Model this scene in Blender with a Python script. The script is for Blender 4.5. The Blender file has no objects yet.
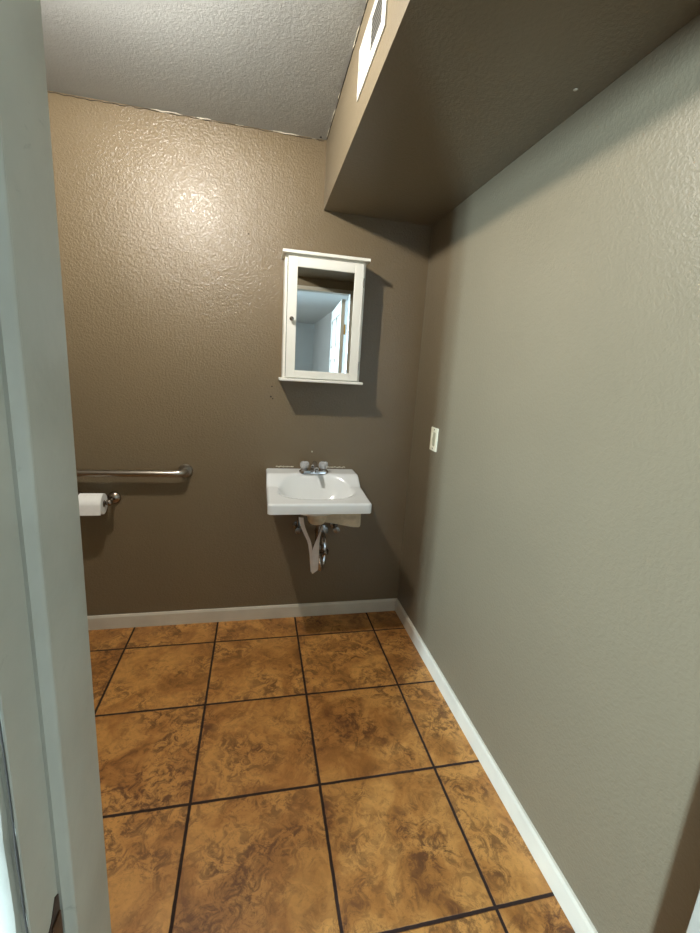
import bpy, bmesh, math, random
from mathutils import Vector, Matrix
from mathutils.noise import noise as pnoise
random.seed(7)
SC = bpy.context.scene
COL = SC.collection

# ------------------------------------------------------------------ camera
cam_data = bpy.data.cameras.new('camera')
cam = bpy.data.objects.new('camera', cam_data); COL.objects.link(cam); SC.camera = cam
YAW, PITCH, ROLL = 0.2227636, -0.2213070, 0.0619403
fw = Vector((math.sin(YAW)*math.cos(PITCH), math.cos(YAW)*math.cos(PITCH), math.sin(PITCH)))
rt = Vector((math.cos(YAW), -math.sin(YAW), 0)); up = rt.cross(fw)
r2 = rt*math.cos(ROLL) + up*math.sin(ROLL); u2 = r2.cross(fw)
M = Matrix((r2, u2, -fw)).transposed().to_4x4()
M.translation = Vector((-0.90945, -2.38247, 1.50922))
cam.matrix_world = M
cam_data.sensor_fit = 'VERTICAL'; cam_data.sensor_height = 36; cam_data.sensor_width = 27
cam_data.lens = 425.725/933*36
cam_data.clip_start = 0.02

# ------------------------------------------------------------------ light
world = bpy.data.worlds.new('world'); SC.world = world; world.use_nodes = True
world.node_tree.nodes['Background'].inputs[0].default_value = (0.62, 0.78, 1.0, 1)
world.node_tree.nodes['Background'].inputs[1].default_value = 1.0
def area(name, loc, direction, sx, sy, power, color):
    l = bpy.data.lights.new(name, 'AREA'); l.shape = 'RECTANGLE'; l.size = sx; l.size_y = sy
    l.energy = power; l.color = color
    o = bpy.data.objects.new(name, l); COL.objects.link(o); o.location = loc
    o.rotation_euler = Vector(direction).to_track_quat('-Z', 'Y').to_euler()
    return o
win = area('window_daylight', (-4.75, -7.75, 1.5), (4.75, 6.6, -.05), 0.4, 1.2, 150, (0.57, 0.81, 1.0))
win.data.spread = math.radians(46)
area('hall_fill', (-4.6, -7.62, 1.5), (0, 1, 0), 1.8, 1.3, 140, (0.90, 0.96, 1.0))  # added wide fill at the window, brightens the hall seen in the mirror
LAMP_POS = Vector((-1.33, -1.0, 2.50))
LAMP_E = 2750.0
SC.view_settings.view_transform = 'Standard'; SC.view_settings.look = 'None'
SC.view_settings.gamma = 1; SC.view_settings.use_curve_mapping = False
SC.view_settings.exposure = 0.0

# ------------------------------------------------------------------ materials
def s2l(c):
    return tuple(((v/12.92) if v <= .04045 else ((v+.055)/1.055)**2.4) for v in (x/255 for x in c)) + (1,)
class NT:
    def __init__(s, name):
        s.m = bpy.data.materials.new(name); s.m.use_nodes = True
        s.t = s.m.node_tree; s.b = s.t.nodes['Principled BSDF']
    def n(s, typ, **kw):
        nd = s.t.nodes.new(typ)
        for k, v in kw.items():
            if k.startswith('i_'):
                key = k[2:]; key = int(key) if key.isdigit() else key.replace('_', ' ')
                nd.inputs[key].default_value = v
            else: setattr(nd, k, v)
        return nd
    def l(s, a, b): s.t.links.new(a, b)
    def math(s, op, a, b=None, c=None):
        nd = s.t.nodes.new('ShaderNodeMath'); nd.operation = op
        for i, v in enumerate((a, b, c)):
            if v is None: continue
            if isinstance(v, (int, float)): nd.inputs[i].default_value = v
            else: s.l(v, nd.inputs[i])
        return nd.outputs[0]
    def ramp(s, fac, stops):
        nd = s.t.nodes.new('ShaderNodeValToRGB'); cr = nd.color_ramp
        while len(cr.elements) < len(stops): cr.elements.new(.5)
        for e, (p, c) in zip(cr.elements, stops): e.position = p; e.color = c
        s.l(fac, nd.inputs[0]); return nd.outputs[0]
    def mix(s, fac, a, b, blend='MIX'):
        nd = s.t.nodes.new('ShaderNodeMix'); nd.data_type = 'RGBA'; nd.blend_type = blend
        for i, v in ((0, fac), (6, a), (7, b)):
            if isinstance(v, (int, float)): nd.inputs[i].default_value = v
            elif isinstance(v, tuple): nd.inputs[i].default_value = v
            else: s.l(v, nd.inputs[i])
        return nd.outputs[2]
    def pos(s): return s.n('ShaderNodeNewGeometry').outputs['Position']
    def noise(s, scale, detail=3, rough=.5, dist=0, vec=None):
        nd = s.n('ShaderNodeTexNoise'); nd.inputs['Scale'].default_value = scale
        nd.inputs['Detail'].default_value = detail; nd.inputs['Roughness'].default_value = rough
        nd.inputs['Distortion'].default_value = dist
        s.l(vec if vec else s.pos(), nd.inputs['Vector']); return nd.outputs[0]
    def bump(s, h, strength, dist):
        nd = s.n('ShaderNodeBump'); nd.inputs['Strength'].default_value = strength
        nd.inputs['Distance'].default_value = dist
        s.l(h, nd.inputs['Height']); s.l(nd.outputs[0], s.b.inputs['Normal'])
def simple(name, col, rough=.5, metal=0, var=0.0, scale=20, bump=0, **kw):
    t = NT(name); c = s2l(col)
    if var:
        d = tuple(v*(1-var) for v in c[:3])+(1,)
        t.l(t.ramp(t.noise(scale), [(.35, d), (.65, c)]), t.b.inputs['Base Color'])
    else: t.b.inputs['Base Color'].default_value = c
    t.b.inputs['Roughness'].default_value = rough; t.b.inputs['Metallic'].default_value = metal
    if bump: t.bump(t.noise(scale*6), .4, bump)
    for k, v in kw.items(): t.b.inputs[k.replace('_', ' ')].default_value = v
    return t.m

def wall_paint(name, col, rough=.42, bscale=95, bstr=.45, bdist=.004, var=.06):
    t = NT(name); c = s2l(col); d = tuple(v*(1-var) for v in c[:3])+(1,)
    t.l(t.ramp(t.noise(2.3, 4), [(.3, d), (.7, c)]), t.b.inputs['Base Color'])
    t.b.inputs['Roughness'].default_value = rough
    a = t.noise(bscale, 3, .55, .6); b = t.noise(bscale*.3, 2)
    h = t.math('ADD', t.ramp(a, [(.4, (0,0,0,1)), (.62, (1,1,1,1))]), t.math('MULTIPLY', b, 1.4))
    t.bump(h, bstr, bdist); return t.m
M_WALL = wall_paint('taupe_wall_paint', (117, 105, 84), rough=.40, bstr=.18, bdist=.003)
M_WALLB = wall_paint('taupe_semigloss_wall_paint', (118, 103, 79), rough=.30, bscale=98, bstr=.31, bdist=.003)
M_CEIL = wall_paint('textured_ceiling_paint', (168, 170, 168), rough=.6, bscale=120, bstr=.22, bdist=.003)
M_HALL = wall_paint('white_hall_paint', (216, 218, 216), rough=.6, bscale=80, bstr=.3)

def trim_paint():
    t = NT('worn_white_trim_paint')
    base = t.ramp(t.noise(9, 4), [(.3, s2l((162, 158, 145))), (.7, s2l((176, 172, 159)))])
    sm = t.ramp(t.noise(26, 5, .7, 1.5), [(.66, (0,0,0,1)), (.76, (1,1,1,1))])
    col = t.mix(t.math('MULTIPLY', sm, .45), base, s2l((128, 124, 112)))
    t.l(col, t.b.inputs['Base Color']); t.b.inputs['Roughness'].default_value = .42
    t.bump(t.noise(60, 3), .25, .002); return t.m
M_TRIM = trim_paint()
M_BASE = simple('baseboard_paint', (214, 204, 184), .4, var=.10, scale=7, bump=.0006)

def floor_mat():
    t = NT('mottled_brown_tile')
    S, U0, V0, G = .457, -1.5775, -.2052, .0036
    sep = t.n('ShaderNodeSeparateXYZ'); P = t.pos(); t.l(P, sep.inputs[0])
    u = t.math('DIVIDE', t.math('SUBTRACT', sep.outputs[0], U0), S)
    v = t.math('DIVIDE', t.math('SUBTRACT', sep.outputs[1], V0), S)
    wob = t.math('MULTIPLY', t.math('SUBTRACT', t.noise(30, 2), .5), .006)
    def edge(c):
        f = t.math('FRACT', t.math('ADD', c, wob))
        return t.math('MINIMUM', f, t.math('SUBTRACT', 1.0, f))
    e = t.math('MINIMUM', edge(u), edge(v))
    mr = t.n('ShaderNodeMapRange'); mr.interpolation_type = 'SMOOTHSTEP'
    mr.inputs[1].default_value = G/S; mr.inputs[2].default_value = (G+.003)/S
    t.l(e, mr.inputs[0]); tile = mr.outputs[0]
    cell = t.n('ShaderNodeCombineXYZ'); t.l(t.math('FLOOR', u), cell.inputs[0]); t.l(t.math('FLOOR', v), cell.inputs[1])
    wn = t.n('ShaderNodeTexWhiteNoise'); wn.noise_dimensions = '2D'; t.l(cell.outputs[0], wn.inputs[0])
    off = t.n('ShaderNodeVectorMath', operation='MULTIPLY_ADD'); t.l(wn.outputs['Color'], off.inputs[0])
    off.inputs[1].default_value = (7, 7, 7); t.l(P, off.inputs[2]); V = off.outputs[0]
    big = t.noise(5.5, 6, .62, .9, V)
    base = t.ramp(big, [(.28, s2l((128, 80, 34))), (.45, s2l((184, 124, 59))), (.6, s2l((218, 158, 84))), (.78, s2l((194, 133, 67)))])
    # dark curly veins and stipple
    vein = t.noise(21, 9, .74, 1.1, V)
    vm = t.ramp(vein, [(.43, (1,1,1,1)), (.54, (0,0,0,1))])
    patch = t.ramp(t.noise(4.2, 4, .6, .4, V), [(.40, (0,0,0,1)), (.60, (1,1,1,1))])
    m1 = t.math('MULTIPLY', vm, t.math('ADD', t.math('MULTIPLY', patch, .72), .16))
    col = t.mix(m1, base, s2l((74, 38, 14)))
    fine = t.ramp(t.noise(75, 6, .8, .8, V), [(.36, (1,1,1,1)), (.46, (0,0,0,1))])
    col = t.mix(t.math('MULTIPLY', fine, t.math('ADD', t.math('MULTIPLY', patch, .55), .25)), col, s2l((78, 42, 16)))
    col = t.mix(.18, col, t.mix(wn.outputs['Value'], s2l((120, 72, 40)), s2l((208, 150, 84))))
    grout = t.mix(t.noise(40), s2l((30, 14, 10)), s2l((52, 30, 20)))
    col = t.mix(tile, grout, col)
    t.l(col, t.b.inputs['Base Color'])
    rr = t.math('ADD', t.math('MULTIPLY', tile, -.42), .85); t.l(t.math('ADD', rr, t.math('MULTIPLY', m1, .1)), t.b.inputs['Roughness'])
    h = t.math('ADD', t.math('MULTIPLY', tile, 1.0), t.math('MULTIPLY', t.noise(22, 4, .5, 0, V), .35))
    t.bump(h, .6, .003); return t.m
M_FLOOR = floor_mat()
M_DOORP = simple('door_paint', (182, 176, 162), .45, bump=.0004)
M_CARPET = simple('hall_floor_vinyl', (150, 140, 126), .7, var=.15, scale=12)
M_CHINA = simple('white_vitreous_china', (240, 243, 243), .16, Coat_Weight=.5, Coat_Roughness=.06)
M_CREAM = simple('cream_underside', (212, 196, 166), .6, var=.25, scale=25)
M_CHROME = simple('chrome', (205, 205, 208), .12, 1)
M_DCHROME = simple('dull_chrome', (150, 146, 142), .25, 1, var=.4, scale=30)
M_STEEL = simple('brushed_steel', (176, 168, 156), .30, 1, var=.12, scale=40)
M_NICKEL = simple('satin_nickel', (150, 138, 126), .26, 1)
M_CABW = simple('white_lacquer', (240, 239, 230), .32, var=.02, scale=4)
M_GAP = simple('dark_recess', (42, 36, 28), .9)
M_MIRROR = simple('mirror_silver', (236, 238, 236), .01, 1)
M_PAPER = simple('white_tissue_paper', (244, 242, 236), .95, var=.03, scale=60, bump=.0006)
M_CARD = simple('brown_cardboard', (120, 96, 70), .9)
M_IVORY = simple('ivory_plastic', (235, 228, 200), .35)
M_ROCK = simple('aged_ivory_plastic', (176, 170, 140), .45)
M_BRASS = simple('brass', (190, 160, 84), .3, 1)
M_BRONZE = simple('tarnished_bronze', (96, 66, 44), .42, .7, var=.5, scale=60)
M_WOOD = simple('bare_chipped_wood', (72, 48, 34), .8, var=.4, scale=60)
M_FABRIC = simple('white_pipe_wrap_vinyl', (226, 214, 204), .55, var=.12, scale=30)
M_VENT = simple('white_enamel', (200, 200, 194), .35)
M_GALV = simple('galvanised_louver', (84, 82, 76), .6, .1)
M_CAULK = simple('cream_caulk', (214, 206, 184), .6, var=.3, scale=40)
M_GLASS = NT('clear_acrylic'); M_GLASS.b.inputs['Transmission Weight'].default_value = .6; M_GLASS.b.inputs['Base Color'].default_value = (.9, .92, .94, 1)
M_GLASS.b.inputs['Roughness'].default_value = .04; M_GLASS.b.inputs['IOR'].default_value = 1.49
M_GLASS = M_GLASS.m
def emis(name, col, e):
    t = NT(name); t.b.inputs['Base Color'].default_value = (.8,.8,.8,1)
    t.b.inputs['Emission Color'].default_value = col; t.b.inputs['Emission Strength'].default_value = e; return t.m
M_BULB = emis('lit_bulb', (1.0, .965, .89, 1), LAMP_E)

# ------------------------------------------------------------------ mesh helpers
def add_box(bm, x0, x1, y0, y1, z0, z1, bev=0, seg=2):
    g = bmesh.ops.create_cube(bm, size=1, matrix=Matrix.Translation(((x0+x1)/2, (y0+y1)/2, (z0+z1)/2)) @ Matrix.Diagonal((abs(x1-x0), abs(y1-y0), abs(z1-z0), 1)))
    if bev:
        es = {e for v in g['verts'] for e in v.link_edges}
        bmesh.ops.bevel(bm, geom=list(es), offset=bev, segments=seg, profile=.5, affect='EDGES')
    return g
def box(x0, x1, y0, y1, z0, z1, bev=0, seg=2):
    bm = bmesh.new(); add_box(bm, x0, x1, y0, y1, z0, z1, bev, seg); return bm
def add_lathe(bm, prof, origin, axis=(0,0,1), seg=28):
    """prof: [(radius, height)] along axis"""
    ax = Vector(axis).normalized(); q = Vector((0,0,1)).rotation_difference(ax)
    rings = []
    for r, h in prof:
        if r < 1e-6: rings.append([bm.verts.new(Vector(origin) + q @ Vector((0,0,h)))])
        else: rings.append([bm.verts.new(Vector(origin) + q @ Vector((r*math.cos(2*math.pi*k/seg), r*math.sin(2*math.pi*k/seg), h))) for k in range(seg)])
    for a, b in zip(rings, rings[1:]):
        for k in range(seg):
            k2 = (k+1) % seg
            if len(a) == 1 and len(b) == 1: continue
            if len(a) == 1: bm.faces.new((a[0], b[k], b[k2]))
            elif len(b) == 1: bm.faces.new((a[k], b[0], a[k2]))
            else: bm.faces.new((a[k], b[k], b[k2], a[k2]))
    for rg, flip in ((rings[0], True), (rings[-1], False)):
        if len(rg) > 1: bm.faces.new(rg[::-1] if flip else rg)
def spline(pts, n=8):
    P = [Vector(p) for p in pts]; P = [P[0]*2-P[1]] + P + [P[-1]*2-P[-2]]; out = []
    for i in range(1, len(P)-2):
        for k in range(n):
            t = k/n; a, b, c, d = P[i-1:i+3]
            out.append(.5*((2*b)+(c-a)*t+(2*a-5*b+4*c-d)*t*t+(3*b-a-3*c+d)*t**3))
    out.append(P[-2]); return out
def add_tube(bm, pts, r, seg=16):
    rr = r if isinstance(r, (list, tuple)) else [r]*len(pts)
    pts = [Vector(p) for p in pts]; rings = []; prev = None
    for i, p in enumerate(pts):
        d = (pts[min(i+1, len(pts)-1)] - pts[max(i-1, 0)]).normalized()
        if prev is None:
            a = d.orthogonal().normalized()
        else:
            a = (prev - d*prev.dot(d)).normalized()
        prev = a; b = d.cross(a)
        rings.append([bm.verts.new(p + rr[i]*(a*math.cos(2*math.pi*k/seg) + b*math.sin(2*math.pi*k/seg))) for k in range(seg)])
    for A, B in zip(rings, rings[1:]):
        for k in range(seg): bm.faces.new((A[k], A[(k+1) % seg], B[(k+1) % seg], B[k]))
    bm.faces.new(rings[0][::-1]); bm.faces.new(rings[-1])
def add_poly_prism(bm, poly, vec):
    vec = Vector(vec); a = [bm.verts.new(p) for p in poly]; b = [bm.verts.new(Vector(p)+vec) for p in poly]
    bm.faces.new(a[::-1]); bm.faces.new(b)
    for k in range(len(a)):
        k2 = (k+1) % len(a); bm.faces.new((a[k], a[k2], b[k2], b[k]))
def obj(name, bm, mat, parent=None, smooth=False):
    bmesh.ops.recalc_face_normals(bm, faces=bm.faces)
    me = bpy.data.meshes.new(name); bm.to_mesh(me); bm.free()
    o = bpy.data.objects.new(name, me); COL.objects.link(o)
    for m in (mat if isinstance(mat, list) else [mat]): me.materials.append(m)
    if smooth:
        for p in me.polygons: p.use_smooth = True
        try: me.set_sharp_from_angle(angle=math.radians(38))
        except Exception: pass
    if parent is not None:
        o.parent = parent
        w = Vector((0,0,0)); q = parent
        while q is not None: w += q.location; q = q.parent
        me.transform(Matrix.Translation(-w))
    return o
def thing(name, label, cat, loc, group=None):
    o = bpy.data.objects.new(name, None); COL.objects.link(o); o.location = loc
    o.empty_display_size = .05
    o['label'] = label; o['category'] = cat
    if group: o['group'] = group
    return o
def struct(name, bm, mat, label=None, smooth=False, parent=None):
    o = obj(name, bm, mat, parent, smooth)
    if parent is None: o['kind'] = 'structure'
    if label: o['label'] = label
    return o

# ------------------------------------------------------------------ the setting
HC, HS, WS = 2.605, 2.293, -.592           # ceiling, soffit underside, soffit side
XL, YF, YH = -2.6, -1.94, -2.078           # left wall, front wall inner / hall faces
JL, JR, HEAD = -1.089, -.078, 2.20        # door opening
struct('wall_back', box(XL, .0, 0, .12, 0, HC), M_WALLB, 'taupe painted back wall behind the sink')
struct('wall_right', box(0, .12, YH, .12, 0, HC), M_WALL, 'taupe painted right wall with the light switch')
struct('wall_left', box(XL-.12, XL, YF, .12, 0, HC), M_WALL, 'taupe left wall of the washroom')
bm = bmesh.new()
add_box(bm, XL-.12, JL-.02, YH, YF, 0, HC); add_box(bm, JR+.02, 0, YH, YF, 0, HC); add_box(bm, JL-.02, JR+.02, YH, YF, HEAD+.02, HC)
struct('wall_front', bm, M_WALL, 'taupe front wall around the doorway')
struct('floor', box(XL-.12, .12, YH+.02, .12, -.08, 0), M_FLOOR, 'mottled orange-brown square floor tiles with dark grout')
struct('ceiling', box(XL-.12, .12, YH, .12, HC, HC+.1), M_CEIL, 'off-white textured ceiling')
# boxed-in duct (soffit): side and underside
struct('trim_1', box(WS, -.0005, YF+.0005, -.0005, HS, HC-.0005), M_WALL, 'taupe boxed-in duct soffit along the right wall under the ceiling')
# baseboards
def baseboard(name, x0, x1, y0, y1, side, label):
    h = .083; bm = bmesh.new()
    if side == 'y':
        prof = [(0,0), (-.012,0), (-.012,h-.012), (-.007,h-.002), (0,h)]
        add_poly_prism(bm, [(x0, y1+a, b) for a, b in prof], (x1-x0, 0, 0))
    else:
        prof = [(0,0), (-.012,0), (-.012,h-.012), (-.007,h-.002), (0,h)]
        add_poly_prism(bm, [(x1+a, y0, b) for a, b in prof], (0, y1-y0, 0))
    struct(name, bm, M_BASE, label)
baseboard('baseboard_back', XL, 0, 0, 0, 'y', 'white baseboard along the foot of the back wall')
baseboard('baseboard_right', 0, 0, YF, -.012, 'x', 'white baseboard along the foot of the right wall')

# ragged caulk bead along ceiling / back wall joint and along soffit joint
def bead(name, a, b, r, label, seedv, mat=M_CAULK, cut=.0):
    a, b = Vector(a), Vector(b); n = 160; bm = bmesh.new(); run = []
    for i in range(n+1):
        t = i/n; p = a.lerp(b, t)
        k = pnoise(Vector((t*26, seedv, 0)))
        if k > cut:
            run.append((p + Vector((0, 0, pnoise(Vector((t*60, seedv, 3)))*.004)), r*(.3+min(1, (k-cut)*3))))
        else:
            if len(run) > 2: add_tube(bm, [q for q, _ in run], [x for _, x in run], 6)
            run = []
    if len(run) > 2: add_tube(bm, [q for q, _ in run], [x for _, x in run], 6)
    struct(name, bm, mat, label, True)
bead('trim_2', (XL+.02, -.003, HC-.003), (WS-.01, -.003, HC-.002), .002, 'ragged cream caulk where the back wall meets the ceiling', 1.3, cut=.05)
bead('trim_3', (XL+.02, -.0012, HC-.007), (WS-.01, -.0012, HC-.0045), .0013, 'dark crack line under the ceiling edge', 5.3, M_GAP, cut=-.6)
bead('trim_4', (WS-.0015, -.02, HC-.004), (WS-.0015, -1.8, HC-.003), .0014, 'dark crack where the duct soffit meets the ceiling', 8.1, M_GAP, cut=-.6)
bead('trim_6', (WS-.003, -.02, HC-.001), (WS-.003, -1.8, HC-.0005), .002, 'thin cream caulk where the duct soffit meets the ceiling', 11.7, M_CAULK, cut=.0)
bead('trim_7', (-.001, -.002, .1), (-.001, -.002, HS-.02), .0016, 'thin caulk line in the corner of back and right wall', 21.7, M_WALL, cut=-.5)

# door frame: jambs, stops, head, hall casing -- one painted frame with its strike plate and hinges
frame_bm = bmesh.new()
add_box(frame_bm, JL-.02, JL, YH-.002, YF+.001, 0, HEAD, .001, 1)
add_box(frame_bm, JR, JR+.02, YH-.002, YF+.001, 0, HEAD, .001, 1)
add_box(frame_bm, JL-.02, JR+.02, YH-.002, YF+.001, HEAD, HEAD+.02, .001, 1)
df = struct('door_1', frame_bm, M_TRIM, 'worn white painted door frame the view looks through')
def stop(name, poly, vec, ):
    bm = bmesh.new(); add_poly_prism(bm, poly, vec); o = obj(name, bm, M_TRIM, df, True); return o
sy0, sy1 = YF+.002, -2.034
def stop_prof(x, s):
    pr = [(x, sy0), (x+s*.007, sy0), (x+s*.008, sy0-.003), (x+s*.008, sy1+.016), (x+s*.0065, sy1+.0145)]
    pr += [(x+s*(.0065+.0042*math.sin(math.pi*k/8)), sy1+.0145-.011*k/8) for k in range(1, 8)]
    pr += [(x+s*.0055, sy1+.003), (x+s*.003, sy1), (x, sy1)]
    return pr
stop('stop_molding', [(a, b, 0) for a, b in stop_prof(JL, 1)], (0, 0, HEAD))
stop('stop_molding', [(a, b, 0) for a, b in stop_prof(JR, -1)], (0, 0, HEAD))
bm = bmesh.new(); add_box(bm, JL+.012, JR-.012, sy1, sy0, HEAD-.012, HEAD, .001, 1); obj('stop_molding', bm, M_TRIM, df)
# hall side casing (left, right, head) with a moulded profile and a chipped inner edge
def casing_poly(x, s):
    y = YH
    return [(x, y), (x, y-.009), (x-s*.004, y-.0125), (x-s*.016, y-.0135), (x-s*.020, y-.0115), (x-s*.024, y-.0145), (x-s*.05, y-.017), (x-s*.056, y-.0155), (x-s*.06, y-.012), (x-s*.06, y)]
for x, s in ((JL-.006, 1), (JR+.006, -1)):
    bm = bmesh.new(); nz = 60; pr = casing_poly(x, s); rows = []
    for k in range(nz+1):
        z = (HEAD+.006)*k/nz; row = []
        for i, (a, b) in enumerate(pr):
            j = pnoise(Vector((k*.45, i*.9, s*4))) * (.0028 if i in (1, 2) else .0003)
            row.append(bm.verts.new((a + j, min(b + abs(j)*.6, YH), z)))
        rows.append(row)
    for A, B in zip(rows, rows[1:]):
        for i in range(len(pr)):
            i2 = (i+1) % len(pr); bm.faces.new((A[i], A[i2], B[i2], B[i]))
    bm.faces.new(rows[0]); bm.faces.new(rows[-1])
    obj('casing', bm, M_TRIM, df, True)
bm = bmesh.new(); add_box(bm, JL-.066, JR+.066, YH-.016, YH, HEAD+.006, HEAD+.066, .003); obj('casing', bm, M_TRIM, df)
# dirty gap line between casing and jamb edge
bm = bmesh.new(); run = []
for i in range(200):
    z = .75 + i*.0055; k = pnoise(Vector((i*.11, 2.2, 0)))
    w = .0007 + .0016*max(0, k)
    run.append((Vector((JL-.0015, YH-.0035 - .001*k, z)), w))
add_tube(bm, [p for p, _ in run], [w for _, w in run], 6)
o = obj('joint_gap', bm, M_GAP, df, True); o['label'] = 'dirty cracked paint line'
# strike recess and plate
bm = bmesh.new()
add_poly_prism(bm, [(JL-.0005, y, z) for y, z in ((-2.074, .90), (-2.069, .985), (-2.058, .992), (-2.050, .997), (-2.040, 1.012), (-2.0345, 1.008), (-2.0345, .90))], (.0014, 0, 0))
o = obj('strike_recess', bm, M_WOOD, df); o['label'] = 'bare chipped wood around the strike plate'
bm = bmesh.new()
add_box(bm, JL+.0008, JL+.0028, -2.052, -2.0365, .905, .992, .0008, 1)
o = obj('strike_plate', bm, M_BRONZE, df); o['label'] = 'tarnished bronze strike plate'

# the old frame's left side leans a little into the room
for o in [df] + list(df.children):
    for v in o.data.vertices:
        if v.co.x < -.9: v.co.y += (v.co.z-.85)*.016

# six-panel door, swung open into the hall at right angles to the doorway
def door_leaf():
    t = thing('panel_door', 'white six-panel door standing open beyond the doorway, seen in the cabinet mirror', 'door', (-.098, YH-.02, .008))
    x0, x1 = -.133, -.098; L = .97; y0 = YH-.02; H = 2.165; z0 = .008
    bm = bmesh.new()
    # stiles and rails around recessed panels
    st = .11; mid = .10
    ycols = [(y0-st, y0-L/2+mid/2), (y0-L/2-mid/2, y0-L+st)]
    zr = [(.22, .86), (1.0, 1.62), (1.74, H-.12)]
    add_box(bm, x0+.008, x1-.008, y0-L+.001, y0-.001, z0, H-.001)
    def slab(ya, yb, za, zb): add_box(bm, x0, x1, ya, yb, za, zb, .002, 1)
    slab(y0-st, y0, z0, H); slab(y0-L, y0-L+st, z0, H)
    for za, zb in zr: slab(y0-L/2-mid/2, y0-L/2+mid/2, za, zb)
    for za, zb in ((z0, .22), (.86, 1.0), (1.62, 1.74), (H-.12, H)): slab(y0-L+st, y0-st, za, zb)
    obj('leaf', bm, M_DOORP, t)
    for za, zb in zr:
        for ya, yb in ycols:
            bm = bmesh.new(); add_box(bm, x0+.002, x1-.002, yb+.025, ya-.025, za+.025, zb-.025, .006, 1)
            obj('panel', bm, M_DOORP, t)
    for z in (.25, 1.06, 1.89):
        bm = bmesh.new()
        add_box(bm, JR-.0015, JR-.0003, YH+.002, YH+.036, z-.045, z+.045)
        add_tube(bm, [(JR-.012, YH-.008, z-.047), (JR-.012, YH-.008, z+.047)], .006, 12)
        add_box(bm, x1-.001, JR-.012, y0-.0012, y0+.0012, z-.045, z+.045)
        obj('hinge', bm, M_BRASS, t, True)
    t.rotation_euler.z = math.radians(4)
    bm = bmesh.new()
    for s in (1, -1):
        xx = x1 if s > 0 else x0
        add_lathe(bm, [(.032, 0), (.032, .004), (.028, .008), (.012, .012), (.011, .03), (.02, .036), (.027, .048), (.026, .06), (.015, .068), (0, .069)], (xx, y0-L+.065, .98), (s, 0, 0), 24)
    obj('door_knob', bm, M_BRASS, t, True)
door_leaf()

# hall beyond the doorway (seen in the mirror, and lets daylight in)
HX0, HX1, HY, HZ = -6.2, .28, -7.5, 2.44
bm = bmesh.new(); add_box(bm, HX0, XL-.12, YH, YH+.1, 0, HZ); add_box(bm, XL-.12, JL-.02, YH-.0008, YH-.0002, 0, HZ)
add_box(bm, JR+.02, HX1, YH-.0008, YH-.0002, 0, HZ); add_box(bm, JL-.02, JR+.02, YH-.0008, YH-.0002, HEAD+.02, HZ)
struct('wall_hall_front', bm, M_HALL, 'white hall wall on the near side of the doorway')
struct('wall_hall_right', box(HX1, HX1+.1, HY-.1, YH, 0, HZ), M_HALL, 'white hall wall reflected in the cabinet mirror')
struct('wall_hall_left', box(HX0-.1, HX0, HY-.1, YH, 0, HZ), M_HALL)
bm = bmesh.new(); wx0, wx1, wz0, wz1 = -5.6, -3.6, .8, 2.2
add_box(bm, HX0, wx0, HY-.1, HY, 0, HZ); add_box(bm, wx1, HX1, HY-.1, HY, 0, HZ)
add_box(bm, wx0, wx1, HY-.1, HY, 0, wz0); add_box(bm, wx0, wx1, HY-.1, HY, wz1, HZ)
struct('wall_hall_back', bm, M_HALL, 'far white hall wall with the daylight window')
bm = bmesh.new()
for a in ((wx0, wx0+.04, wz0, wz1), (wx1-.04, wx1, wz0, wz1), (wx0, wx1, wz0, wz0+.04), (wx0, wx1, wz1-.04, wz1), ((wx0+wx1)/2-.02, (wx0+wx1)/2+.02, wz0, wz1)):
    add_box(bm, a[0], a[1], HY-.07, HY-.03, a[2], a[3])
struct('window_1', bm, M_CABW, 'white framed hall window')
struct('floor_hall', box(HX0, HX1, HY-.1, YH+.02, -.08, -.0), M_CARPET)
struct('ceiling_hall', box(HX0, HX1, HY-.1, YH, HZ, HZ+.1), M_HALL, 'white hall ceiling reflected in the cabinet mirror')

# ------------------------------------------------------------------ ceiling lamp
lt = thing('ceiling_lamp', 'round ceiling lamp that lights the washroom from above left', 'lamp', (LAMP_POS.x, LAMP_POS.y, HC))
bm = bmesh.new(); add_lathe(bm, [(.0, 0), (.05, 0), (.05, .02), (.03, .03), (.03, .055), (.13, .066), (.13, .070), (.03, .062), (.02, .062), (0, .062)], (LAMP_POS.x, LAMP_POS.y, HC), (0, 0, -1), 32)  # unseen wide dish added under the base to keep light off the ceiling
obj('lamp_base_shade', bm, M_CABW, lt, True)
bm = bmesh.new(); add_lathe(bm, [(0, .058), (.012, .06), (.014, .078), (.022, .090), (.026, .104), (.022, .118), (.012, .126), (0, .128)], (LAMP_POS.x, LAMP_POS.y, HC), (0, 0, -1), 24)
obj('bulb', bm, M_BULB, lt, True)

# ------------------------------------------------------------------ vent register on the soffit side
vt = thing('air_vent', 'white enamel air vent register on the side of the duct soffit by the ceiling', 'vent', (WS, -1.1, 2.387))
X = WS
def frame_ring(bm, x0, x1, yo, zo, yi, zi):
    ys, zs = (yo[0], yi[0], yi[1], yo[1]), (zo[0], zi[0], zi[1], zo[1])
    add_box(bm, x0, x1, yo[0], yi[0], zo[0], zo[1], .0015, 1); add_box(bm, x0, x1, yi[1], yo[1], zo[0], zo[1], .0015, 1)
    add_box(bm, x0, x1, yi[0], yi[1], zo[0], zi[0], .0015, 1); add_box(bm, x0, x1, yi[0], yi[1], zi[1], zo[1], .0015, 1)
bm = bmesh.new()
frame_ring(bm, X-.010, X-.0002, (-1.108, -.773), (2.387, 2.531), (-1.065, -.943), (2.423, 2.507))
add_poly_prism(bm, [(X-.0102, -.780, 2.394), (X-.0102, -.936, 2.415), (X-.0102, -.936, 2.514), (X-.0102, -.780, 2.524)], (-.002, 0, 0))
obj('vent_frame', bm, M_VENT, vt)
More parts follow.
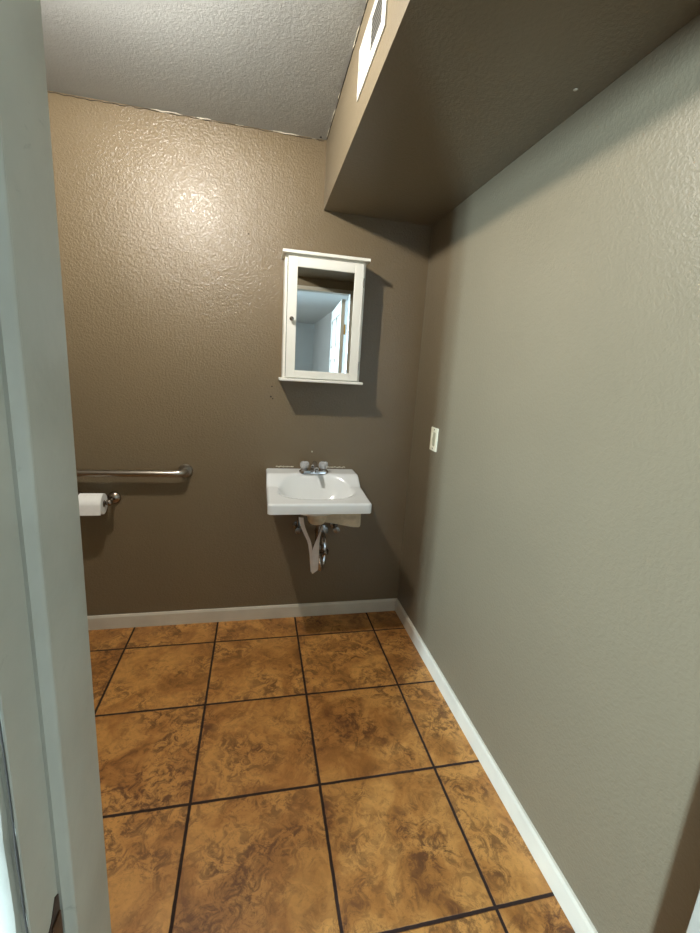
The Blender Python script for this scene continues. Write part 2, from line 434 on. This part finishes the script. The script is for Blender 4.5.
bm = bmesh.new(); add_box(bm, X-.004, X-.0004, -1.065, -.943, 2.423, 2.507); obj('backing', bm, M_GAP, vt)
for k in range(6):
    z = 2.430 + k*.0145; bm = bmesh.new()
    add_poly_prism(bm, [(X-.0085, -1.064, z), (X-.0075, -1.064, z-.001), (X-.0042, -1.064, z+.011), (X-.0050, -1.064, z+.012)], (0, .12, 0))
    obj('louver', bm, M_GALV, vt)
bm = bmesh.new(); add_lathe(bm, [(.004, 0), (.004, .001), (.002, .002), (0, .002)], (X-.0122, -.80, 2.46), (-1, 0, 0), 12)
obj('screw', bm, M_NICKEL, vt, True)
bm = bmesh.new(); add_lathe(bm, [(.005, 0), (.005, .002), (.003, .003), (0, .003)], (-.622, -.022, HC), (0, 0, -1), 14)
o = obj('ceiling_nail', bm, M_GAP, None, True); o['label'] = 'small dark nail head in the ceiling corner beside the duct soffit'; o['category'] = 'nail'
for o in list(vt.children):
    for v in o.data.vertices: v.co.z -= .009; v.co.x = v.co.x*.45; v.co.y += .004
# the boxed duct is not quite parallel to the wall
for o in list(vt.children) + [bpy.data.objects['trim_1'], bpy.data.objects['trim_4'], bpy.data.objects['trim_6']]:
    for v in o.data.vertices:
        y = v.co.y + (vt.location.y if o.parent else 0)
        if v.co.x + (vt.location.x if o.parent else 0) < -.3: v.co.x += .003 + .007*y
# paint blemish on the soffit underside
bm = bmesh.new(); add_lathe(bm, [(.006, 0), (.005, .001), (0, .0015)], (-.07, -1.17, HS), (0, 0, -1), 10)
o = obj('trim_5', bm, M_CAULK, None, True); o['kind'] = 'structure'; o['label'] = 'tiny pale paint chip under the duct soffit'

# ------------------------------------------------------------------ medicine cabinet
cb = thing('medicine_cabinet', 'white wall cabinet with a mirrored door hanging above the sink', 'cabinet', (-.58, 0, 1.44))
cx0, cx1, cd = -.782, -.377, -.118
bm = bmesh.new()
add_box(bm, cx0, cx0+.015, cd, -.001, 1.452, 2.045, .001, 1); add_box(bm, cx1-.015, cx1, cd, -.001, 1.452, 2.045, .001, 1)
add_box(bm, cx0+.015, cx1-.015, -.008, -.001, 1.452, 2.045); add_box(bm, cx0+.015, cx1-.015, cd, -.002, 1.452, 1.466); add_box(bm, cx0+.015, cx1-.015, cd, -.002, 2.03, 2.045)
add_box(bm, cx0+.015, cx1-.015, cd+.004, -.002, 1.74, 1.752)
obj('body', bm, M_CABW, cb)
bm = bmesh.new()
add_poly_prism(bm, [(cx0-.014, cd-.031, 2.045), (cx0-.014, cd-.031, 2.058), (cx0-.014, -.001, 2.058), (cx0-.014, -.001, 2.045)], (cx1-cx0+.028, 0, 0))
obj('cornice', bm, M_CABW, cb)
bm = bmesh.new(); add_box(bm, cx0-.017, cx1+.016, cd-.034, -.001, 1.438, 1.4515, .004, 2); obj('bottom_shelf', bm, M_CABW, cb)
# door
fx0, fx1, fz0, fz1 = cx0+.014, cx1-.013, 1.456, 2.033; fy0, fy1 = cd-.019, cd-.002
dr = bmesh.new(); fwd = .046
add_box(dr, fx0, fx0+fwd, fy0, fy1, fz0, fz1, .0015, 1); add_box(dr, fx1-fwd, fx1, fy0, fy1, fz0, fz1, .0015, 1)
add_box(dr, fx0+fwd, fx1-fwd, fy0, fy1, fz1-fwd, fz1, .0015, 1); add_box(dr, fx0+fwd, fx1-fwd, fy0, fy1, fz0, fz0+fwd-.008, .0015, 1)
door = obj('door', dr, M_CABW, cb)
door_gap = box(fx0-.0022, fx1+.0022, cd-.0018, cd-.0002, fz0+.003, fz1+.0022); obj('gap_shadow', door_gap, M_GAP, cb)
bm = box(fx0+fwd-.002, fx1-fwd+.002, fy0+.006, fy0+.010, fz0+fwd-.010, fz1-fwd+.002); obj('mirror', bm, M_MIRROR, door)
bm = bmesh.new(); add_lathe(bm, [(.008, 0), (.008, .002), (.004, .004), (.004, .010), (.009, .014), (.011, .019), (.009, .024), (0, .026)], (fx0+.022, fy0, 1.742), (0, -1, 0), 20)
obj('knob', bm, M_NICKEL, door, True)
for z in (1.535, 1.945):
    bm = bmesh.new(); add_box(bm, fx1-.001, fx1+.0045, fy0+.001, fy0+.010, z-.022, z+.022, .001, 1); obj('hinge', bm, M_NICKEL, door)

# ------------------------------------------------------------------ sink
sk = thing('wall_sink', 'white vitreous china wall-hung sink with chrome faucet on the back wall', 'sink', (-.60, 0, .83))
SX0, SX1, SY0, SY1 = -.855, -.348, -.462, -.002
def knots(a, b, n, e=.016):
    k = [0, .0015, .004, .008, .012, e]
    out = [a+t for t in k] + [a+e+(b-a-2*e)*i/n for i in range(1, n)] + [b-t for t in reversed(k)]
    return out
xs = knots(SX0, SX1, 56); ys = knots(SY0, SY1, 54)
def sm(a, b, t):
    t = max(0, min(1, (t-a)/(b-a))); return t*t*(3-2*t)
def sink_top(x, y, rim=True):
    # ledge at the back stepping down to a slightly sloping deck
    z = .880 + .016*sm(-.46, -.18, y)
    z += (.944-.896)*sm(-.215, -.112, y)
    # bowl: wide half-oval, steeper back
    bx, by = -.60, -.270; rx, ry = .200, (.118 if y < by else .165)
    u = abs((x-bx)/rx); v = (y-by)/ry
    d = (u**2.4 + abs(v)**2.4)**(1/2.4)
    if d < 1.0:
        k = 1-d; z_b = .115*(1-(1-min(1, k*1.18))**2.3)
        z -= z_b * (1 if v < 0 else 1)
    d2 = max(0, 1-abs(d-1.0)/.10); z -= .0035*d2*(1 if d >= 1 else 0)*.6
    # raised smooth shoulders beside the ledge
    r = .012
    dd = min(x-SX0, SX1-x, y-SY0)
    if dd < r: z -= r - math.sqrt(max(0, r*r-(r-dd)**2))
    return z
bm = bmesh.new()
top = [[bm.verts.new((x, y, sink_top(x, y))) for x in xs] for y in ys]
nx, ny = len(xs), len(ys)
def taper(x, y, z):   # skirt leans in a little toward the wall and floor
    return x, y, z
def bot_z(x, y):
    dd = min(x-SX0, SX1-x, y-SY0, SY1-y)
    base = .828
    if dd > .018:
        t = sm(.018, .03, dd); base = .828 + .02*t
        d = ((abs((x+.585)/.20))**2 + (abs((y+.25)/.17))**2)**.5
        if d < 1.0: base = min(base, .848 - .095*(1-d**2.0))
        base = min(base, sink_top(x, y)-.016)
    return base
bot = [[bm.verts.new((x, y, bot_z(x, y))) for x in xs] for y in ys]
for j in range(ny-1):
    for i in range(nx-1):
        bm.faces.new((top[j][i], top[j][i+1], top[j+1][i+1], top[j+1][i]))
        bm.faces.new((bot[j][i], bot[j+1][i], bot[j+1][i+1], bot[j][i+1]))
def side(seq_t, seq_b):
    mids = [bm.verts.new((t.co.x, t.co.y, t.co.z*.5+b.co.z*.5)) for t, b in zip(seq_t, seq_b)]
    return mids
ring_t = [top[0][i] for i in range(nx)] + [top[j][nx-1] for j in range(1, ny)] + [top[ny-1][i] for i in range(nx-2, -1, -1)] + [top[j][0] for j in range(ny-2, 0, -1)]
ring_b = [bot[0][i] for i in range(nx)] + [bot[j][nx-1] for j in range(1, ny)] + [bot[ny-1][i] for i in range(nx-2, -1, -1)] + [bot[j][0] for j in range(ny-2, 0, -1)]
for k in range(len(ring_t)):
    k2 = (k+1) % len(ring_t); bm.faces.new((ring_t[k], ring_b[k], ring_b[k2], ring_t[k2]))
# round the vertical front corners and slightly taper width toward the skirt
for v in bm.verts:
    x, y, z = v.co
    for sx, s in ((SX0, 1), (SX1, -1)):
        ex, ey, r = sx+s*.02, SY0+.02, .02
        if (x-ex)*s < 0 and y < ey:
            a, b = (x-ex), (y-ey); m = max(abs(a), abs(b)); l = math.hypot(a, b)
            if l > 1e-6: x, y = ex + a*m/l, ey + b*m/l
    v.co.x, v.co.y = x, y
    if z < .86 and v.co.y < -.30: v.co.y += (.86-max(z, .83))*.10
basin = obj('basin', bm, M_CHINA, sk, True)
# cream wrap-like piece hanging under the right of the bowl, built as a wedge
bm = bmesh.new()
add_poly_prism(bm, [(-.575, -.30, .800), (-.575, -.30, .728), (-.50, -.30, .718), (-.40, -.30, .697), (-.366, -.30, .694), (-.360, -.30, .704), (-.362, -.30, .835), (-.50, -.30, .835)], (0, .045, 0))
bmesh.ops.bevel(bm, geom=list(bm.edges), offset=.004, segments=2, affect='EDGES')
o = obj('cream_flap', bm, M_CREAM, sk, True); o['label'] = 'cream wrap-like piece hanging under the basin'
bm = bmesh.new()
add_lathe(bm, [(0, -.003), (.036, 0), (.048, .015), (.054, .04), (.056, .09), (0, .10)], (-.592, -.27, .714), (0, 0, 1), 28)
o = obj('bowl_bottom', bm, M_CREAM, sk, True); o['label'] = 'cream unglazed bottom of the bowl'
bm = bmesh.new(); add_lathe(bm, [(.0055, 0), (.0055, .001), (0, .001)], (-.598, -.128, .868), (0, -1, .35), 16); obj('overflow_hole', bm, M_GAP, sk, True)
bm = bmesh.new(); add_lathe(bm, [(.024, 0), (.024, .003), (.017, .004), (.015, .001), (0, .001)], (-.60, -.270, .7665), (0, 0, 1), 24); obj('drain_ring', bm, M_CHROME, sk, True)

# faucet (a centre-set mixer with two clear knobs)
fc = thing('faucet', 'chrome centre-set faucet with two clear acrylic knobs on the sink ledge', 'faucet', (-.598, -.058, .9445))
fx, fy, fz = -.595, -.092, .9415
bm = bmesh.new()
for k in range(1):
    pts = []
    for a in range(32):
        t = 2*math.pi*a/32; cxp = .052 if math.cos(t) > 0 else -.052
        pts.append((fx + cxp + .030*math.cos(t), fy + .026*math.sin(t)))
    lo = [bm.verts.new((a, b, fz)) for a, b in pts]; mid_ = [bm.verts.new((a, b, fz+.010)) for a, b in pts]
    hi = [bm.verts.new((fx+(a-fx)*.90, fy+(b-fy)*.78, fz+.020)) for a, b in pts]
    for A, B in ((lo, mid_), (mid_, hi)):
        for i in range(32): bm.faces.new((A[i], A[(i+1) % 32], B[(i+1) % 32], B[i]))
    bm.faces.new(hi); bm.faces.new(lo[::-1])
obj('faucet_base', bm, M_CHROME, fc, True)
bm = bmesh.new()
sp = spline([(fx, fy+.002, fz+.015), (fx, fy-.002, fz+.042), (fx, fy-.03, fz+.060), (fx, fy-.075, fz+.056), (fx, fy-.105, fz+.046)], 6)
add_tube(bm, sp, [.019 - .007*min(1, i/len(sp)*1.3) for i in range(len(sp))], 16)
add_lathe(bm, [(.010, 0), (.010, .012), (.0, .012)], (fx, fy-.101, fz+.042), (0, 0, -1), 16)
obj('spout', bm, M_CHROME, fc, True)
bm = bmesh.new(); add_tube(bm, [(fx, fy+.014, fz+.02), (fx, fy+.018, fz+.055)], .003, 8); add_lathe(bm, [(0, 0), (.005, .002), (.006, .007), (.004, .012), (0, .013)], (fx, fy+.018, fz+.053), (0, 0, 1), 12)
obj('lift_rod', bm, M_CHROME, fc, True)
for s in (-1, 1):
    bm = bmesh.new(); add_lathe(bm, [(.021, 0), (.020, .006), (.013, .012), (.010, .020), (.010, .026), (0, .026)], (fx+s*.052, fy, fz+.014), (0, 0, 1), 24)
    stem = obj('knob_stem', bm, M_CHROME, fc, True)
    bm = bmesh.new(); seg = 16; rings = []
    for r, h in ((.010, 0), (.020, .004), (.025, .014), (.026, .026), (.022, .038), (.012, .042)):
        rings.append([bm.verts.new((fx+s*.052 + r*(1 - .10*(a % 2))*math.cos(2*math.pi*a/seg), fy + r*(1-.10*(a % 2))*math.sin(2*math.pi*a/seg), fz+.024+h)) for a in range(seg)])
    for A, B in zip(rings, rings[1:]):
        for a in range(seg): bm.faces.new((A[a], A[(a+1) % seg], B[(a+1) % seg], B[a]))
    bm.faces.new(rings[0][::-1]); bm.faces.new(rings[-1])
    kb = obj('knob', bm, M_GLASS, fc)
    kb['label'] = 'clear acrylic faceted knob'
    bm = bmesh.new(); add_lathe(bm, [(0, 0), (.007, 0), (.007, .003), (0, .004)], (fx+s*.052, fy, fz+.0662), (0, 0, 1), 14); obj('knob_cap', bm, M_CHROME, kb, True)

# drain pipework below
pl = thing('drain_trap', 'dull chrome P-trap and drain pipe hanging under the sink', 'pipe', (-.575, -.02, .50))
tx = -.575
bm = bmesh.new(); add_tube(bm, [(tx, -.235, .712), (tx, -.235, .52)], .017, 18)
for z in (.70, .56): add_lathe(bm, [(.024, 0), (.026, .006), (.026, .022), (.020, .028), (0, .028)], (tx, -.235, z-.01), (0, 0, 1), 10)
obj('tailpiece', bm, M_DCHROME, pl, True)
bm = bmesh.new(); u = []
for k in range(15):
    a = math.pi*k/14; u.append((tx+.010+.020*(1-math.cos(a)), -.235+.045*(1-math.cos(a))*1.0, .475-.062*math.sin(a)))
u = [(tx, -.235, .53)] + u + [(tx+.050, -.145, .52), (tx+.050, -.13, .548), (tx+.05, -.10, .56), (tx+.05, -.004, .562)]
add_tube(bm, spline(u, 3), .0165, 18)
obj('trap_bend', bm, M_CHROME, pl, True)
bm = bmesh.new()
add_lathe(bm, [(.026, 0), (.028, .006), (.028, .02), (.022, .026), (0, .026)], (tx, -.235, .505), (0, 0, 1), 10)
obj('slip_nut', bm, M_DCHROME, pl, True); bm = bmesh.new()
add_lathe(bm, [(.026, 0), (.028, .006), (.028, .02), (.022, .026), (0, .026)], (tx+.050, -.145, .480), (0, 0, 1), 10)
obj('slip_nut', bm, M_DCHROME, pl, True)
bm = bmesh.new(); add_lathe(bm, [(.042, 0), (.040, .004), (.024, .010), (0, .010)], (tx+.055, -.0005, .562), (0, -1, 0), 24)
obj('wall_escutcheon', bm, M_DCHROME, pl, True)
# supply valves
for x, lab in ((-.670, 'small dull chrome shutoff valve under the left end of the sink'), (-.448, 'small dull chrome shutoff valve under the sink right of the drain pipe')):
    v = thing('shutoff_valve', lab, 'valve', (x, 0, .60), 'shutoff valves under the sink')
    bm = bmesh.new(); add_lathe(bm, [(.026, 0), (.025, .003), (.012, .007), (0, .007)], (x, -.0005, .60), (0, -1, 0), 20)
    add_tube(bm, [(x, -.004, .60), (x, -.085, .60)], .010, 14); add_lathe(bm, [(.014, 0), (.014, .03), (0, .03)], (x, -.05, .60), (0, -1, 0), 8)
    obj('valve_body', bm, M_DCHROME, v, True)
    bm = bmesh.new(); seg = 16
    add_lathe(bm, [(.006, 0), (.018, .002), (.019, .010), (.006, .012), (0, .012)], (x, -.085, .60), (0, -1, 0), 14); obj('valve_handle', bm, M_DCHROME, v, True)
    bm = bmesh.new(); s = 1 if x < -.6 else -1
    add_tube(bm, spline([(x, -.062, .61), (x, -.062, .66), (x+s*.012, -.066, .72), (fx-s*.052, -.058, .78), (fx-s*.052, -.056, .93)], 6), .0055, 10)
    obj('supply_tube', bm, M_DCHROME, v, True)
# white wrap strap looped below the bowl
def ribbon(bm, pts, widths, th=.0022):
    """pts in 3D, width vectors along x"""
    L, Rr = [], []
    f, b = [], []
    for p, (w0, w1) in zip(pts, widths):
        p = Vector(p)
        f.append((bm.verts.new(p+Vector((w0, 0, 0))), bm.verts.new(p+Vector((w1, -.006, 0)))))
        b.append((bm.verts.new(p+Vector((w0, th, 0))), bm.verts.new(p+Vector((w1, -.006+th, 0)))))
    for i in range(len(pts)-1):
        bm.faces.new((f[i][0], f[i][1], f[i+1][1], f[i+1][0])); bm.faces.new((b[i][0], b[i+1][0], b[i+1][1], b[i][1]))
        bm.faces.new((f[i][0], f[i+1][0], b[i+1][0], b[i][0])); bm.faces.new((f[i][1], b[i][1], b[i+1][1], f[i+1][1]))
    bm.faces.new((f[0][0], b[0][0], b[0][1], f[0][1])); bm.faces.new((f[-1][0], f[-1][1], b[-1][1], b[-1][0]))
wr = thing('pipe_wrap', 'loose white vinyl wrap strip hanging in a V in front of the drain pipe', 'wrap', (-.61, -.285, .42))
bm = bmesh.new()
P = spline([(-.678, -.27, .745), (-.670, -.272, .705), (-.650, -.276, .655), (-.630, -.280, .61), (-.619, -.283, .55), (-.615, -.285, .50), (-.609, -.287, .440)], 4)
n = len(P); W = [(-.010+.004*i/n, .014-.008*i/n) for i in range(n)]
ribbon(bm, P, W); obj('left_strip', bm, M_FABRIC, wr)
bm = bmesh.new()
P = spline([(-.560, -.274, .700), (-.572, -.278, .66), (-.586, -.282, .61), (-.594, -.286, .56), (-.596, -.288, .51), (-.597, -.290, .462), (-.607, -.290, .434)], 4)
n = len(P); W = []
for i in range(n):
    t = i/(n-1); w = .003 + .016*sm(.1, .6, t); 
    if t > .88: w = max(.001, w*(1-(t-.88)/.12*.9))
    W.append((-w, w))
ribbon(bm, P, W); obj('right_strip', bm, M_FABRIC, wr)
# old caulk scraps on the wall just above the sink ledge
bm = bmesh.new()
for (xa, xb, sd) in ((-.80, -.70, 1), (-.52, -.40, 7)):
    pts = []; rr = []
    for i in range(24):
        t = i/23; pts.append((xa+(xb-xa)*t, -.0025, .955 + .004*pnoise(Vector((t*9, sd, 0))))); rr.append(.0022+.0045*max(0, pnoise(Vector((t*13, sd+3, 0)))+.2))
    add_tube(bm, pts, rr, 6)
add_lathe(bm, [(.005, 0), (.003, .003), (0, .003)], (-.598, -.0003, 1.045), (0, -1, 0), 8)
struct('trim_8', bm, M_CAULK, 'scraps of old caulk on the wall above the sink', True)

# ------------------------------------------------------------------ grab bar
gb = thing('grab_bar', 'brushed steel grab bar on the back wall left of the sink', 'grab bar', (-1.72, 0, .93))
bm = bmesh.new(); zb = .922
pts = spline([(-1.283, -.004, .926), (-1.283, -.030, .926), (-1.296, -.052, .924), (-1.33, -.060, .922)], 5) + [(-1.5, -.06, zb), (-1.9, -.06, zb), (-2.12, -.06, zb)] + spline([(-2.13, -.06, zb), (-2.155, -.052, zb), (-2.168, -.030, zb), (-2.168, -.004, zb)], 5)
add_tube(bm, pts, .0175, 20); obj('rail', bm, M_STEEL, gb, True)
for x, z in ((-1.281, .926), (-2.168, zb)):
    bm = bmesh.new(); add_lathe(bm, [(.037, 0), (.037, .004), (.031, .012), (.018, .014), (0, .014)], (x, -.0005, z), (0, -1, 0), 28)
    obj('mounting_flange', bm, M_STEEL, gb, True)

# ------------------------------------------------------------------ toilet paper holder and roll
hd = thing('paper_holder', 'satin nickel toilet paper holder mounted below the grab bar', 'holder', (-1.72, 0, .79))
for x in (-1.650, -1.812):
    bm = bmesh.new(); zc = .775
    add_lathe(bm, [(.033, 0), (.033, .005), (.028, .012), (.018, .018), (.010, .022), (.008, .03), (.0085, .065), (.012, .072), (.0165, .080), (.0175, .088), (.0165, .096), (.010, .103), (0, .105)], (x+(.006 if x > -1.7 else 0), -.0005, zc), (0, -1, 0), 28)
    obj('post', bm, M_NICKEL, hd, True)
bm = bmesh.new(); add_tube(bm, [(-1.652, -.088, .775), (-1.810, -.088, .775)], .008, 14); obj('roller', bm, M_NICKEL, hd, True)
rl = thing('toilet_paper_roll', 'white toilet paper roll on the nickel holder', 'toilet paper', (-1.72, -.088, .765))
RC = Vector((-1.779, -.088, .768)); Rr, Ri, Wd = .054, .0185, .112
bm = bmesh.new(); seg = 48; R_ = []
for r, h in ((Ri, 0), (Rr-.002, 0), (Rr, .002), (Rr, Wd-.002), (Rr-.002, Wd), (Ri, Wd)):
    R_.append([bm.verts.new((RC.x+h, RC.y+r*math.cos(2*math.pi*k/seg), RC.z+r*math.sin(2*math.pi*k/seg))) for k in range(seg)])
for A, B in zip(R_, R_[1:]):
    for k in range(seg): bm.faces.new((A[k], A[(k+1) % seg], B[(k+1) % seg], B[k]))
# loose sheet hanging in front
add_poly_prism(bm, [(RC.x+.002, RC.y-Rr-.0002, RC.z+.01), (RC.x+.002, RC.y-Rr-.0014, RC.z-.01), (RC.x+.002, RC.y-Rr-.001, RC.z-.044), (RC.x+.002, RC.y-Rr+.0002, RC.z-.044), (RC.x+.002, RC.y-Rr+.0006, RC.z-.01)], (Wd-.004, 0, 0))
obj('paper', bm, M_PAPER, rl, True)
bm = bmesh.new(); R_ = []
for r, h in ((Ri, 0), (Ri, Wd), (Ri-.0012, Wd), (Ri-.0012, 0)):
    R_.append([bm.verts.new((RC.x+h, RC.y+r*math.cos(2*math.pi*k/24), RC.z+r*math.sin(2*math.pi*k/24))) for k in range(24)])
for A, B in zip(R_, R_[1:]+R_[:1]):
    for k in range(24): bm.faces.new((A[k], A[(k+1) % 24], B[(k+1) % 24], B[k]))
obj('cardboard_core', bm, M_CARD, rl, True)

# ------------------------------------------------------------------ light switch
sw = thing('light_switch', 'ivory light switch plate on the right wall near the corner', 'light switch', (0, -.322, 1.185))
bm = bmesh.new(); y0, y1, z0, z1 = -.366, -.282, 1.125, 1.247
add_box(bm, -.006, -.0003, y0, -.342, z0, z1, .0015, 1); add_box(bm, -.006, -.0003, -.306, y1, z0, z1, .0015, 1)
add_box(bm, -.006, -.0003, -.3425, -.3055, z0, 1.150, .0015, 1); add_box(bm, -.006, -.0003, -.3425, -.3055, 1.222, z1, .0015, 1)
obj('plate', bm, M_IVORY, sw)
bm = bmesh.new(); add_poly_prism(bm, [(-.0005, -.341, 1.151), (-.0025, -.341, 1.151), (-.0055, -.341, 1.186), (-.0025, -.341, 1.221), (-.0005, -.341, 1.221)], (0, .034, 0))
obj('rocker', bm, M_ROCK, sw)
for z in (1.137, 1.236):
    bm = bmesh.new(); add_lathe(bm, [(.0035, 0), (.0035, .001), (0, .0016)], (-.006, -.324, z), (-1, 0, 0), 12); obj('screw', bm, M_GAP if z > 1.2 else M_NICKEL, sw, True)

# small screw holes left in the back wall by the cabinet and below the ceiling
for x, z, r in ((-.83, 1.40, .004), (-.835, 1.345, .005), (-.825, 1.335, .004), (-.96, 2.14, .003), (-1.27, 2.26, .0075)):
    bm = bmesh.new(); add_lathe(bm, [(r, 0), (r*.7, .0008), (0, .001)], (x, -.0001, z), (0, -1, 0), 10)
    o = obj('trim_9', bm, M_CAULK if r > .007 else M_GAP, None, True); o['kind'] = 'structure'; o['label'] = 'small scar left in the back wall paint'
